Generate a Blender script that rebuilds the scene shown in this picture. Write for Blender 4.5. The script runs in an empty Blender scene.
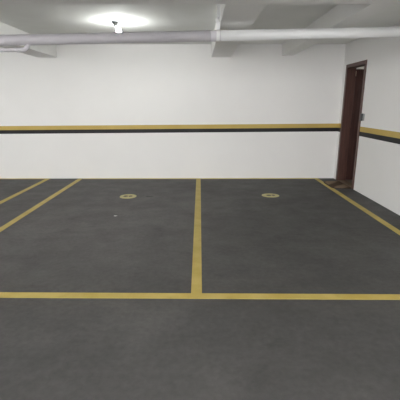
import bpy, bmesh, math, random
from mathutils import Vector, Matrix
random.seed(4)
S = bpy.context.scene
C = S.collection
PI = math.pi

# ------------------------------------------------------------------ helpers
def obj(name, bm, m, parent=None, smooth=False):
    bmesh.ops.recalc_face_normals(bm, faces=bm.faces)
    me = bpy.data.meshes.new(name); bm.to_mesh(me); bm.free()
    if smooth:
        for p in me.polygons: p.use_smooth = True
    o = bpy.data.objects.new(name, me); C.objects.link(o)
    me.materials.append(m)
    if parent: o.parent = parent
    return o

def tag(o, label, cat, group=None):
    o['label'] = label; o['category'] = cat
    if group: o['group'] = group
    return o

def thing(name, loc, label, cat, group=None):
    o = bpy.data.objects.new(name, None); C.objects.link(o); o.location = loc
    return tag(o, label, cat, group)

def struct(name, bm, m, **k):
    o = obj(name, bm, m, **k); o['kind'] = 'structure'; return o

def box(bm, x0, x1, y0, y1, z0, z1, bev=0):
    t = bmesh.new()
    bmesh.ops.create_cube(t, size=1)
    bmesh.ops.scale(t, vec=(x1-x0, y1-y0, z1-z0), verts=t.verts)
    bmesh.ops.translate(t, vec=((x0+x1)/2, (y0+y1)/2, (z0+z1)/2), verts=t.verts)
    if bev: bmesh.ops.bevel(t, geom=t.edges[:], offset=bev, segments=2, affect='EDGES', profile=.5)
    merge(bm, t); return bm

def merge(bm, t):
    me = bpy.data.meshes.new('t'); t.to_mesh(me); t.free(); bm.from_mesh(me); bpy.data.meshes.remove(me)

def prism(bm, pts, z0, z1):
    a = [bm.verts.new((x, y, z0)) for x, y in pts]; b = [bm.verts.new((x, y, z1)) for x, y in pts]
    bm.faces.new(a[::-1]); bm.faces.new(b)
    n = len(pts)
    for i in range(n): bm.faces.new((a[i], a[(i+1) % n], b[(i+1) % n], b[i]))
    return bm

def tube(bm, pts, r, seg=32, caps=True):
    pts = [Vector(p) for p in pts]; rings = []
    up = Vector((0, 0, 1))
    for i, p in enumerate(pts):
        d = (pts[min(i+1, len(pts)-1)]-pts[max(i-1, 0)]).normalized()
        a = d.cross(Vector((0, 1, 0)) if abs(d.y) < .9 else up).normalized(); b = d.cross(a)
        rr = r[i] if isinstance(r, (list, tuple)) else r
        rings.append([bm.verts.new(p+a*rr*math.cos(t*2*PI/seg)+b*rr*math.sin(t*2*PI/seg)) for t in range(seg)])
    for A, B in zip(rings, rings[1:]):
        for t in range(seg): bm.faces.new((A[t], A[(t+1) % seg], B[(t+1) % seg], B[t]))
    if caps: bm.faces.new(rings[0][::-1]); bm.faces.new(rings[-1])
    return bm

def lathe(bm, prof, M=Matrix(), seg=40):
    rings = []
    for r, z in prof:
        if r < 1e-5: rings.append([bm.verts.new(M @ Vector((0, 0, z)))])
        else: rings.append([bm.verts.new(M @ Vector((r*math.cos(t*2*PI/seg), r*math.sin(t*2*PI/seg), z))) for t in range(seg)])
    for A, B in zip(rings, rings[1:]):
        for t in range(seg):
            u = (t+1) % seg
            if len(A) == 1 and len(B) == 1: continue
            if len(A) == 1: bm.faces.new((A[0], B[t], B[u]))
            elif len(B) == 1: bm.faces.new((A[t], A[u], B[0]))
            else: bm.faces.new((A[t], A[u], B[u], B[t]))
    return bm

# ------------------------------------------------------------------ materials
def mat(name, col, rough=.6, col2=None, scale=4, detail=6, bump=0, bscale=60, lo=.35, hi=.65, stretch=(1, 1, 1), spec=.5, metal=0):
    m = bpy.data.materials.new(name); m.use_nodes = True
    n, l = m.node_tree.nodes, m.node_tree.links
    b = n['Principled BSDF']; b.inputs['Roughness'].default_value = rough
    b.inputs['Specular IOR Level'].default_value = spec; b.inputs['Metallic'].default_value = metal
    tc = n.new('ShaderNodeTexCoord'); mp = n.new('ShaderNodeMapping'); mp.inputs['Scale'].default_value = stretch
    l.new(tc.outputs['Object'], mp.inputs['Vector'])
    nz = n.new('ShaderNodeTexNoise'); nz.inputs['Scale'].default_value = scale; nz.inputs['Detail'].default_value = detail
    l.new(mp.outputs[0], nz.inputs['Vector'])
    r = n.new('ShaderNodeValToRGB'); r.color_ramp.elements[0].position = lo; r.color_ramp.elements[1].position = hi
    r.color_ramp.elements[0].color = (*col, 1); r.color_ramp.elements[1].color = (*(col2 or col), 1)
    l.new(nz.outputs['Fac'], r.inputs[0]); l.new(r.outputs[0], b.inputs['Base Color'])
    if bump:
        n2 = n.new('ShaderNodeTexNoise'); n2.inputs['Scale'].default_value = bscale; n2.inputs['Detail'].default_value = 4
        l.new(mp.outputs[0], n2.inputs['Vector'])
        bp = n.new('ShaderNodeBump'); bp.inputs['Strength'].default_value = bump; bp.inputs['Distance'].default_value = .01
        l.new(n2.outputs['Fac'], bp.inputs['Height']); l.new(bp.outputs[0], b.inputs['Normal'])
    return m

M_wall = mat('white_plaster', (.865, .86, .85), .75, (.88, .875, .865), 1.5, 4, .05, 25, spec=.25)
M_ceil = mat('ceiling_paint', (.80, .81, .79), .85, (.83, .84, .82), 2.5, 6, .2, 18, spec=.15)
M_beam = mat('beam_paint', (.81, .81, .80), .85, (.84, .84, .83), 3, 6, .15, 18, spec=.15)
M_yel = mat('yellow_road_paint', (.46, .345, .075), .55, (.54, .42, .12), 5, 8, .1, 80, spec=.4)
M_yelp = mat('faded_yellow_paint', (.50, .45, .20), .6, (.58, .53, .27), 8, 6, spec=.3)
M_yelw = mat('yellow_wall_paint', (.52, .37, .10), .6, (.56, .41, .12), 3, 5, spec=.3)
M_blk = mat('black_wall_paint', (.009, .009, .011), .55, (.014, .014, .016), 3, 5, spec=.3)
M_dark = mat('dark_floor_paint', (.09, .075, .03), .6, (.13, .11, .045), 30, 3)
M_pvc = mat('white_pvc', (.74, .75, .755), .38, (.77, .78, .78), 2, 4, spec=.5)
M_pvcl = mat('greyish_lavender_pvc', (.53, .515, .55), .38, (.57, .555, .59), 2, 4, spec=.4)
M_steel = mat('galvanised_strap', (.5, .5, .52), .4, (.6, .6, .62), 20, 3, metal=.5)
M_wood = mat('dark_varnished_wood', (.052, .023, .020), .38, (.085, .038, .032), 3, 8, .1, 20, stretch=(14, 14, .8))
M_wood2 = mat('reddish_door_frame_wood', (.075, .033, .027), .4, (.115, .053, .042), 3, 8, .1, 20, stretch=(14, 14, .8))
M_brass = mat('door_metal', (.6, .55, .42), .3, (.65, .6, .5), 5, 2, metal=1)
M_sock = mat('lamp_base_plastic', (.018, .019, .018), .6, (.026, .027, .026), 8, 2)
M_swd = mat('switch_dark_plate', (.03, .035, .04), .35, (.04, .045, .05), 8, 2)
M_swl = mat('switch_grey_box', (.30, .31, .31), .5, (.36, .37, .37), 8, 2)
M_tile = mat('lobby_floor', (.16, .13, .10), .5, (.2, .17, .13), 6, 4)

# dark concrete floor with wear streaks and stains
M_floor = bpy.data.materials.new('dark_concrete_floor'); M_floor.use_nodes = True
n, l = M_floor.node_tree.nodes, M_floor.node_tree.links
B = n['Principled BSDF']; B.inputs['Specular IOR Level'].default_value = .35
tc = n.new('ShaderNodeTexCoord')
def noise(sc, det, rot=0, st=(1, 1, 1), dist=0):
    mp = n.new('ShaderNodeMapping'); mp.inputs['Scale'].default_value = st; mp.inputs['Rotation'].default_value = (0, 0, rot)
    l.new(tc.outputs['Object'], mp.inputs['Vector'])
    z = n.new('ShaderNodeTexNoise'); z.inputs['Scale'].default_value = sc; z.inputs['Detail'].default_value = det
    z.inputs['Roughness'].default_value = .65; z.inputs['Distortion'].default_value = dist
    l.new(mp.outputs[0], z.inputs['Vector']); return z.outputs['Fac']
def ramp(src, a, ca, b, cb):
    r = n.new('ShaderNodeValToRGB'); e = r.color_ramp.elements
    e[0].position = a; e[0].color = (*ca, 1); e[1].position = b; e[1].color = (*cb, 1); l.new(src, r.inputs[0]); return r.outputs[0]
def mix(f, a, b, mode='MIX'):
    x = n.new('ShaderNodeMix'); x.data_type = 'RGBA'; x.blend_type = mode
    if isinstance(f, float): x.inputs[0].default_value = f
    else: l.new(f, x.inputs[0])
    l.new(a, x.inputs[6]); l.new(b, x.inputs[7]); return x.outputs[2]
base = ramp(noise(.8, 6, dist=.6), .3, (.059, .058, .0575), .7, (.085, .0835, .082))
fine = ramp(noise(22, 8), .3, (.82, .82, .82), .7, (1.15, 1.15, 1.14))
streak = ramp(noise(1.6, 8, .5, (1, 1.4, 1), .8), .40, (.92, .92, .92), .66, (1.12, 1.11, 1.11))
stain = ramp(noise(1.7, 5, .2, (1, 1.8, 1), .3), .60, (1, 1, 1), .74, (.72, .72, .73))
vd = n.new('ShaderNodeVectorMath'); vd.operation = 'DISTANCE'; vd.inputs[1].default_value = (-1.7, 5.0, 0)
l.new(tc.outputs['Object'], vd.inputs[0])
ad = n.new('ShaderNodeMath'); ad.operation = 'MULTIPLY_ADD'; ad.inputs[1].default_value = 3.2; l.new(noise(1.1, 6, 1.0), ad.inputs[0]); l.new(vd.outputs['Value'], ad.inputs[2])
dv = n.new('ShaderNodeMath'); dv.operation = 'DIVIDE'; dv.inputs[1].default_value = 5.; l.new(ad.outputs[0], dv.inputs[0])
left_patch = ramp(dv.outputs[0], .35, (1.48, 1.42, 1.42), .95, (.94, .94, .94))  # lighter round the left bay, slightly darker away from it
base = mix(1., base, left_patch, 'MULTIPLY')
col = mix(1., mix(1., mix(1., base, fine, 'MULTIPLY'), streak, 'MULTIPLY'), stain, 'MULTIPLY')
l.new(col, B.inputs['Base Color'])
l.new(ramp(noise(3, 5), .3, (.55,)*3, .7, (.72,)*3), B.inputs['Roughness'])
bp = n.new('ShaderNodeBump'); bp.inputs['Strength'].default_value = .25; bp.inputs['Distance'].default_value = .004
l.new(noise(90, 4), bp.inputs['Height']); l.new(bp.outputs[0], B.inputs['Normal'])

def emis(name, col, s):
    m = bpy.data.materials.new(name); m.use_nodes = True
    b = m.node_tree.nodes['Principled BSDF']
    b.inputs['Base Color'].default_value = (.9, .9, .9, 1)
    b.inputs['Emission Color'].default_value = (*col, 1); b.inputs['Emission Strength'].default_value = s
    return m
M_bulb = emis('lit_bulb_glass', (.98, 1, .97), 330)
M_bulb_lobby = emis('lobby_bulb_glass', (1, .95, .85), 60)
M_tube = emis('added_tube_glass', (1, .985, .965), 330)

# ------------------------------------------------------------------ room shell
XR, XL, YB, YF, ZC, ZB = 2.932, -9.0, 7.961, -4.0, 2.74, 2.49
D0, D1, DZ = 6.865, 7.795, 2.33          # outer size of the door casing
struct('floor', box(bmesh.new(), XL-.15, XR, YF-.15, YB+.15, -.15, 0), M_floor)
struct('ceiling', box(bmesh.new(), XL-.15, XR+.15, YF-.15, YB+.15, ZC, ZC+.15), M_ceil)
struct('wall_back', box(bmesh.new(), XL-.15, XR+.15, YB, YB+.15, 0, ZC), M_wall)
struct('wall_left', box(bmesh.new(), XL-.15, XL, YF, YB, 0, ZC), M_wall)
o0, o1, oz = D0+.03, D1-.03, DZ-.03      # rough opening
w = bmesh.new()
box(w, XR, XR+.15, YF, o0, -.15, ZC); box(w, XR, XR+.15, o1, YB, -.15, ZC); box(w, XR, XR+.15, o0, o1, oz, ZC)
bmesh.ops.translate(w, vec=(-XR, 0, 0), verts=w.verts)
struct('wall_right', w, M_wall).location.x = XR
# the small lobby beyond the door
lx0, lx1, ly0, ly1 = XR+.15, XR+2.6, 6.2, 9.2
w = bmesh.new()
box(w, lx1, lx1+.1, ly0, ly1, 0, 2.7); box(w, lx0, lx1, ly0-.1, ly0, 0, 2.7); box(w, lx0, lx1, ly1, ly1+.1, 0, 2.7)
box(w, lx0-.1, lx0, YB+.15, ly1, 0, 2.7)
o = struct('wall_lobby', w, M_wall)
struct('floor_lobby', box(bmesh.new(), XR+.001, lx1, o0, ly1, -.15, 0) if False else box(box(bmesh.new(), lx0, lx1, ly0, ly1, -.15, 0), XR, lx0, o0, o1, -.15, 0), M_tile)
struct('ceiling_lobby', box(bmesh.new(), lx0, lx1, ly0, ly1, 2.7, 2.8), M_ceil)

# beams: one across, the others running to the back wall
CB0, CB1 = 3.28, 3.80
struct('trim_1', box(bmesh.new(), XL, XR, CB0, CB1, ZB, ZC, .006), M_beam)
i = 2
for x0, x1 in ((-3.27, -2.88), (.238, .63), (1.655, 1.88), (-6.6, -6.2)):
    struct('trim_%d' % i, box(bmesh.new(), x0, x1, CB1, YB, ZB+(.03 if x0 > 1 else 0), ZC, .006), M_beam); i += 1
    struct('trim_%d' % i, box(bmesh.new(), x0, x1, YF, CB0, ZB, ZC, .006), M_beam); i += 1

# ------------------------------------------------------------------ floor lines
T = .003
def front_y(x): return 2.852-.0125*x
def fl(pts, label, group=None, name='bay_line'):
    bm = prism(bmesh.new(), pts, 0, T)
    return tag(obj(name, bm, M_yel), label, 'painted line', group)
W = .047
def bay(x, label, y1=YB):
    def e(xx): return front_y(xx)+.045
    fl([(x-W, e(x-W)), (x+W, e(x+W)), (x+W, y1), (x-W, y1)], label)
bay(-3.315, 'yellow floor line nearest the left edge, running from the back wall out of view')
bay(-2.605, 'long yellow floor line on the left side of the left parking bay')
bay(-.030, 'yellow floor line in the middle, between the two round floor emblems')
bay(2.541, 'yellow floor line along the right wall, passing the doormat')
fl([(XL, front_y(XL)-.045), (XR, front_y(XR)-.045), (XR, front_y(XR)+.045), (XL, front_y(XL)+.045)],
   'yellow line crossing the floor from side to side at the open end of the bays', name='bay_line')
G = 'thin yellow edging along the foot of the back wall'
for a, b, lb in ((-8.9, -3.366, 'thin yellow floor edging at the back wall foot, left of both slanting left lines'),
                 (-2.543, -.073, 'thin yellow floor edging at the back wall foot, behind the left floor emblem'),
                 (.029, 2.49, 'thin yellow floor edging at the back wall foot, behind the right floor emblem')):
    fl([(a, YB-.07), (b, YB-.07), (b, YB), (a, YB)], lb, G, 'floor_edging')

# round floor emblems
def emblem(x, y, rx, ry, marks, label):
    t = thing('floor_emblem', (x, y, 0), label, 'floor marking')
    t['group'] = 'round yellow floor emblems'
    d = prism(bmesh.new(), [(rx*math.cos(a*PI/32), ry*math.sin(a*PI/32)) for a in range(64)], 0, T)
    obj('painted_disc', d, M_yelp, t)
    for cx, cy, a, b in marks:
        m = prism(bmesh.new(), [(cx+a*math.cos(k*PI/16), cy+b*math.sin(k*PI/16)) for k in range(32)], T, T+.001)
        obj('dark_mark', m, M_dark, t)
emblem(-1.268, 6.345, .146, .16, [(-.045, .01, .042, .050), (.040, .01, .036, .046)], 'round yellow emblem painted on the floor of the left bay')
emblem(1.262, 6.405, .155, .145, [(-.030, .0, .045, .042), (.050, .0, .028, .042)], 'round yellow emblem painted on the floor of the right bay')

# ------------------------------------------------------------------ wall stripes
def zs(x): return 1.072+.0065*x      # the joint between yellow and black
def stripe_back(lo, hi, m, name, label):
    bm = bmesh.new(); vs = []
    for y in (YB-.002, YB):
        vs.append([bm.verts.new((x, y, zs(x)+d)) for x, d in ((XL, lo), (XR-.002, lo), (XR-.002, hi), (XL, hi))])
    a, b = vs
    bm.faces.new(a); bm.faces.new(b[::-1])
    for k in range(4): bm.faces.new((a[k], a[(k+1) % 4], b[(k+1) % 4], b[k]))
    return tag(obj(name, bm, m), label, 'wall stripe')
stripe_back(0, .085, M_yelw, 'yellow_stripe', 'long yellow stripe painted along the back wall, above the black one')
stripe_back(-.078, 0, M_blk, 'black_stripe', 'long black stripe painted along the back wall, under the yellow one')
for nm, m, lo, hi, lb, lb2 in (('yellow_stripe', M_yelw, 0, .09, 'yellow stripe on the right wall, in front of the door', 'short yellow stripe piece in the corner behind the door frame'),
                          ('black_stripe', M_blk, -.08, 0, 'black stripe on the right wall, in front of the door', 'short black stripe piece in the corner behind the door frame')):
    z = zs(XR)
    tag(obj(nm, box(bmesh.new(), XR-.002, XR, YF, D0, z+lo, z+hi), m), lb, 'wall stripe')
    tag(obj(nm, box(bmesh.new(), XR-.002, XR, D1, YB-.002, z+lo, z+hi), m), lb2, 'wall stripe')

# ------------------------------------------------------------------ door
dr = bpy.data.objects.new('door_1', None); C.objects.link(dr); dr.location = (XR, (D0+D1)/2, 0); dr['kind'] = 'structure'
dr['label'] = 'dark brown wooden door standing open in the right wall'
def dp(name, bm, m, parent=dr):
    if parent is dr: bmesh.ops.translate(bm, vec=-Vector(dr.location), verts=bm.verts)
    return obj(name, bm, m, parent)
cw = .07
b = bmesh.new()
box(b, XR-.015, XR, D0, D0+cw, 0, DZ, .004); box(b, XR-.015, XR, D1-cw, D1, 0, DZ, .004); box(b, XR-.015, XR, D0+cw, D1-cw, DZ-cw, DZ, .004)
dp('door_casing', b, M_wood2)
b = bmesh.new()
box(b, XR, XR+.17, o0, D0+cw-.01, 0, DZ-cw+.01); box(b, XR, XR+.17, D1-cw+.01, o1, 0, DZ-cw+.01); box(b, XR, XR+.17, o0, o1, DZ-cw+.01, oz)
dp('door_frame', b, M_wood2)
# leaf, opened square into the lobby, hinged at the far jamb
lxa, lya = XR+.174, D1-cw+.014+.036
lw, lt, lz = .80, .036, 2.243
leaf = bmesh.new(); box(leaf, lxa, lxa+lw, lya-lt, lya, .012, lz, .003)
for z0, z1 in ((.25, 1.0), (1.15, 2.05)):
    for xa, xb in ((lxa+.10, lxa+.37), (lxa+.43, lxa+.70)):
        box(leaf, xa, xb, lya-lt-.006, lya-lt+.002, z0, z1, .004)
lf = dp('door_leaf', leaf, M_wood)
for z in (.25, 1.15, 2.16):
    h = bmesh.new(); tube(h, [(XR+.173, lya-lt-.004, z-.05), (XR+.173, lya-lt-.004, z+.05)], .006, 12)
    bmesh.ops.translate(h, vec=-Vector(dr.location), verts=h.verts); obj('hinge', h, M_brass if z > 2 else M_wood2, lf, True)
h = bmesh.new()
hx = lxa+lw-.06
tube(h, [(hx, lya-lt, 1.05), (hx, lya-lt-.05, 1.05)], .010, 12); tube(h, [(hx+.01, lya-lt-.05, 1.05), (hx-.11, lya-lt-.05, 1.05)], .009, 12)
box(h, hx-.02, hx+.02, lya-lt-.006, lya-lt, .96, 1.12, .002)
bmesh.ops.translate(h, vec=-Vector(dr.location), verts=h.verts); obj('door_handle', h, M_brass, lf)

# doormat
M_mat = bpy.data.materials.new('brown_woven_mat'); M_mat.use_nodes = True
n, l = M_mat.node_tree.nodes, M_mat.node_tree.links
Bm = n['Principled BSDF']; Bm.inputs['Roughness'].default_value = .95; Bm.inputs['Specular IOR Level'].default_value = .1
tc = n.new('ShaderNodeTexCoord')
mp = n.new('ShaderNodeMapping'); mp.inputs['Rotation'].default_value = (0, 0, .55); l.new(tc.outputs['Object'], mp.inputs[0])
wv = n.new('ShaderNodeTexWave'); wv.inputs['Scale'].default_value = .9; wv.inputs['Distortion'].default_value = 3.5; wv.inputs['Detail'].default_value = 3
l.new(mp.outputs[0], wv.inputs['Vector'])
l.new(ramp(wv.outputs['Fac'], .3, (.10, .068, .047), .8, (.27, .20, .135)), Bm.inputs['Base Color'])
nz = n.new('ShaderNodeTexNoise'); nz.inputs['Scale'].default_value = 140; l.new(tc.outputs['Object'], nz.inputs['Vector'])
bp = n.new('ShaderNodeBump'); bp.inputs['Strength'].default_value = .8; bp.inputs['Distance'].default_value = .004
l.new(nz.outputs['Fac'], bp.inputs['Height']); l.new(bp.outputs[0], Bm.inputs['Normal'])
mt = thing('doormat', (2.74, 7.27, .003), 'brown patterned doormat with a rounded end, lying in the doorway of the open wooden door', 'doormat')
def matpts(g):
    xa, xb, ya, yb = -.18+g, .185-g, -.33+g, .33-g
    p = []
    for cx, cy, r, a0 in ((xb-.02, yb-.02, .02, 0), (xa+.13, yb-.16, .13, 90), (xa+.09, ya+.09, .09, 180), (xb-.02, ya+.02, .02, 270)):
        ry = .16 if a0 == 90 else r
        for k in range(9):
            a = math.radians(a0+k*90/8); p.append((cx+r*math.cos(a), cy+ry*math.sin(a)))
    return p
obj('mat_border', prism(bmesh.new(), matpts(0), 0, .010), mat('dark_mat_edge', (.05, .032, .022), .95, (.08, .05, .035), 60, 3), mt)
obj('mat_pile', prism(bmesh.new(), matpts(.018), .010, .014), M_mat, mt)
b = box(bmesh.new(), XR-.002, XR+.15, o0+.04, o1-.04, 0, .012, .003)
th = dp('door_threshold', b, mat('worn_wood_threshold', (.15, .10, .065), .6, (.24, .17, .11), 4, 6, .2, 30, stretch=(10, 1.2, 1)))

# grey control box on the wall
t = thing('wall_switch', (XR, 6.80, 1.35), 'small grey box with a dark face on the right wall beside the door', 'switch')
b = box(bmesh.new(), -.016, 0, -.065, .035, -.060, .060, .003); obj('switch_box', b, M_swl, t)
b = box(bmesh.new(), -.040, -.016, -.035, .036, -.064, .064, .002); fp = obj('switch_plate', b, M_swd, t)
b = box(bmesh.new(), -.044, -.040, -.012, .012, -.018, .018, .001); obj('rocker', b, M_swd, fp)

# ------------------------------------------------------------------ drain pipe under the ceiling
PY = 4.70
def pz(x): return 2.361+.0190*x
def seg_(x0, x1, r, name, m, parent):
    o = obj(name, tube(bmesh.new(), [(x0, PY, pz(x0)), (x1, PY, pz(x1))], r, 48), m, parent, False)
    for p in o.data.polygons: p.use_smooth = len(p.vertices) == 4
    return o
pr = thing('drain_pipe', (0, 0, 0), 'thick white plastic pipe hanging across the whole room below the ceiling beams', 'pipe')
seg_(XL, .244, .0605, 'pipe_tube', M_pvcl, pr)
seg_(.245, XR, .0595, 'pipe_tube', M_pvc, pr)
for cx in (-2.345, .188, -5.3):
    bm = bmesh.new()
    tube(bm, [(cx-.055, PY, pz(cx-.055)), (cx-.05, PY, pz(cx-.05)), (cx+.05, PY, pz(cx+.05)), (cx+.055, PY, pz(cx+.055))], [.0608, .0620, .0620, .0608], 48)
    o = obj('pipe_coupling', bm, M_pvcl, pr)
    for p in o.data.polygons: p.use_smooth = len(p.vertices) == 4
def hanger(x, ztop, side):
    bm = bmesh.new(); zc = pz(x); R = .065; w_ = .020
    N = 32; A = []
    for k in range(N):
        a = 2*PI*k/N
        A.append([bm.verts.new((x+s, PY+r*math.sin(a), zc+r*math.cos(a))) for s, r in ((-w_, R-.002), (w_, R-.002), (w_, R), (-w_, R))])
    for k in range(N):
        P, Q = A[k], A[(k+1) % N]
        for j in range(4): bm.faces.new((P[j], P[(j+1) % 4], Q[(j+1) % 4], Q[j]))
    # strap up to the structure, with a small kink
    zk = zc+R+.2*(ztop-zc-R)+.05
    pts = [(x, zc+R-.002), (x+.006, zc+.12), (x-.010, zk), (x+.004, zk+.02), (x, ztop)]
    for (xa, za), (xb, zb) in zip(pts, pts[1:]):
        v = [bm.verts.new(p) for p in ((xa-w_, PY-.002, za), (xa+w_, PY-.002, za), (xb+w_, PY-.002, zb), (xb-w_, PY-.002, zb),
                                       (xa-w_, PY+.002, za), (xa+w_, PY+.002, za), (xb+w_, PY+.002, zb), (xb-w_, PY+.002, zb))]
        for f in ((0, 1, 2, 3), (7, 6, 5, 4), (0, 4, 5, 1), (1, 5, 6, 2), (2, 6, 7, 3), (3, 7, 4, 0)): bm.faces.new([v[q] for q in f])
    s = obj('hanger_strap', bm, M_pvc, pr)
    b2 = bmesh.new(); tube(b2, [(x+.002, PY-.012, zk+.01), (x+.002, PY+.012, zk+.01)], .011, 6); obj('hanger_bolt', b2, M_steel, s)
hanger(.216, ZC, 0)
hanger(-3.5, ZC, 0); hanger(-7.0, ZC, 0)

# thin branch joining the pipe from below at the left
cy, cz = 4.70, 2.212
P = [(-8.98, cy, cz-.14), (-2.10, cy, cz)]
for k in range(1, 9):
    a = k*PI/16; P.append((-2.10+.07*math.sin(a), cy, cz+.07*(1-math.cos(a))))
bp_ = obj('branch_pipe', tube(bmesh.new(), P, .022, 24), M_pvcl, pr, True)
obj('branch_elbow', tube(bmesh.new(), [(-2.17, cy, cz-.0015)]+P[1:], .027, 24), M_pvcl, bp_, True)

# small marks on the floor of the left bay
M_st = mat('dark_oil_stain', (.012, .012, .012), .6, (.02, .02, .02), 20, 4)
def blot(x, y, rx, ry, m, name, label, cat):
    pts = [((rx*(1+.3*math.sin(3*a+1)+.15*math.sin(7*a)))*math.cos(a), (ry*(1+.25*math.sin(4*a)))*math.sin(a)) for a in [k*PI/16 for k in range(32)]]
    o = obj(name, prism(bmesh.new(), pts, 0, .002), m); o.location = (x, y, 0); tag(o, label, cat)
blot(-.90, 6.34, .055, .035, M_st, 'oil_stain', 'small dark oil spot on the floor just right of the left round emblem', 'stain')
blot(-1.24, 5.18, .022, .012, M_wall, 'paper_scrap', 'tiny pale scrap lying on the floor in front of the left round emblem', 'scrap')

# ------------------------------------------------------------------ bare bulbs in ceiling sockets
def lamp(x, y, label, tilt=.35, first=None, mb=M_bulb, z=ZC, grp='ceiling bulbs'):
    if first:
        t = first.copy(); C.objects.link(t); t.location = (x, y, z); t['label'] = label
        for ch in first.children:
            q = ch.copy(); C.objects.link(q); q.parent = t
        return t
    t = thing('ceiling_bulb', (x, y, z), label, 'lamp', grp)
    obj('lamp_base', lathe(bmesh.new(), [(0, 0), (.060, 0), (.060, -.014), (.046, -.016), (.044, -.034), (0, -.034)]), M_sock, t)
    R_ = Matrix.Translation((0, 0, -.030)) @ Matrix.Rotation(tilt, 4, Vector((0, -1, 0)))
    obj('socket', lathe(bmesh.new(), [(0, 0), (.026, 0), (.028, -.03), (.024, -.045), (0, -.045)], R_), M_sock, t)
    prof = [(.013, -.045), (.016, -.055), (.028, -.075), (.034, -.095), (.034, -.11), (.028, -.130), (.015, -.141), (0, -.144)]
    obj('bulb', lathe(bmesh.new(), prof, R_, 24), mb, t, True)
    return t
L0 = lamp(-1.215, 5.80, 'lit bulb in a small round ceiling socket, glowing just above the thick white pipe', tilt=.42)
lamp(-5.0, 5.8, 'added ceiling bulb out of view far to the left', first=L0)  # extra bulb added outside the view for more light
def added_tube_light(x, y, label, first=None):  # unseen fixtures behind the camera, added to light the room
    if first:
        t = first.copy(); C.objects.link(t); t.location = (x, y, ZC); t['label'] = label
        for ch in first.children:
            q = ch.copy(); C.objects.link(q); q.parent = t
        return t
    t = thing('added_tube_light', (x, y, ZC), label, 'lamp', 'added tube lights behind the viewer')
    obj('light_housing', box(bmesh.new(), -.06, .06, -.64, .64, -.035, 0, .006), M_wall, t)
    for sy in (-1, 1): obj('tube_holder', box(bmesh.new(), -.016, .016, sy*.615-.012, sy*.615+.012, -.085, -.035, .003), M_wall, t)
    obj('glass_tube', tube(bmesh.new(), [(0, -.60, -.068), (0, .60, -.068)], .014, 16), M_tube, t)
    return t
T0 = added_tube_light(-2.4, -1.0, 'unseen tube light added to light the room, above and left of the viewer')
added_tube_light(-6.0, -1.0, 'unseen tube light added to light the room, far to the left', first=T0)
added_tube_light(1.4, -1.0, 'unseen tube light added to light the room, above and right of the viewer', first=T0)
lamp(lx0+1.2, 8.3, 'lit bulb on the ceiling of the lobby beyond the door', mb=M_bulb_lobby, z=2.7, grp='lobby bulb')

# ------------------------------------------------------------------ world, camera
wd = bpy.data.worlds.new('World'); S.world = wd; wd.use_nodes = True
wd.node_tree.nodes['Background'].inputs[0].default_value = (1, .985, .975, 1); wd.node_tree.nodes['Background'].inputs[1].default_value = 3.7

pitch, yaw, roll = .2568, .0005, -.0009
f = Vector((math.sin(yaw)*math.cos(pitch), math.cos(yaw)*math.cos(pitch), -math.sin(pitch)))
r = Vector((math.cos(yaw), -math.sin(yaw), 0)); u = r.cross(f)
r2 = r*math.cos(roll)+u*math.sin(roll); u2 = -r*math.sin(roll)+u*math.cos(roll)
cd = bpy.data.cameras.new('camera'); cam = bpy.data.objects.new('camera', cd); C.objects.link(cam)
Mx = Matrix((r2, u2, -f)).transposed().to_4x4(); Mx.translation = (0, 0, 1.6); cam.matrix_world = Mx
cd.sensor_width = 36; cd.sensor_fit = 'HORIZONTAL'; cd.lens = 369.62/400*36; cd.clip_start = .02
S.camera = cam
S.view_settings.view_transform = 'Standard'; S.view_settings.look = 'None'; S.view_settings.gamma = 1
S.view_settings.use_curve_mapping = False; S.view_settings.exposure = 0.6
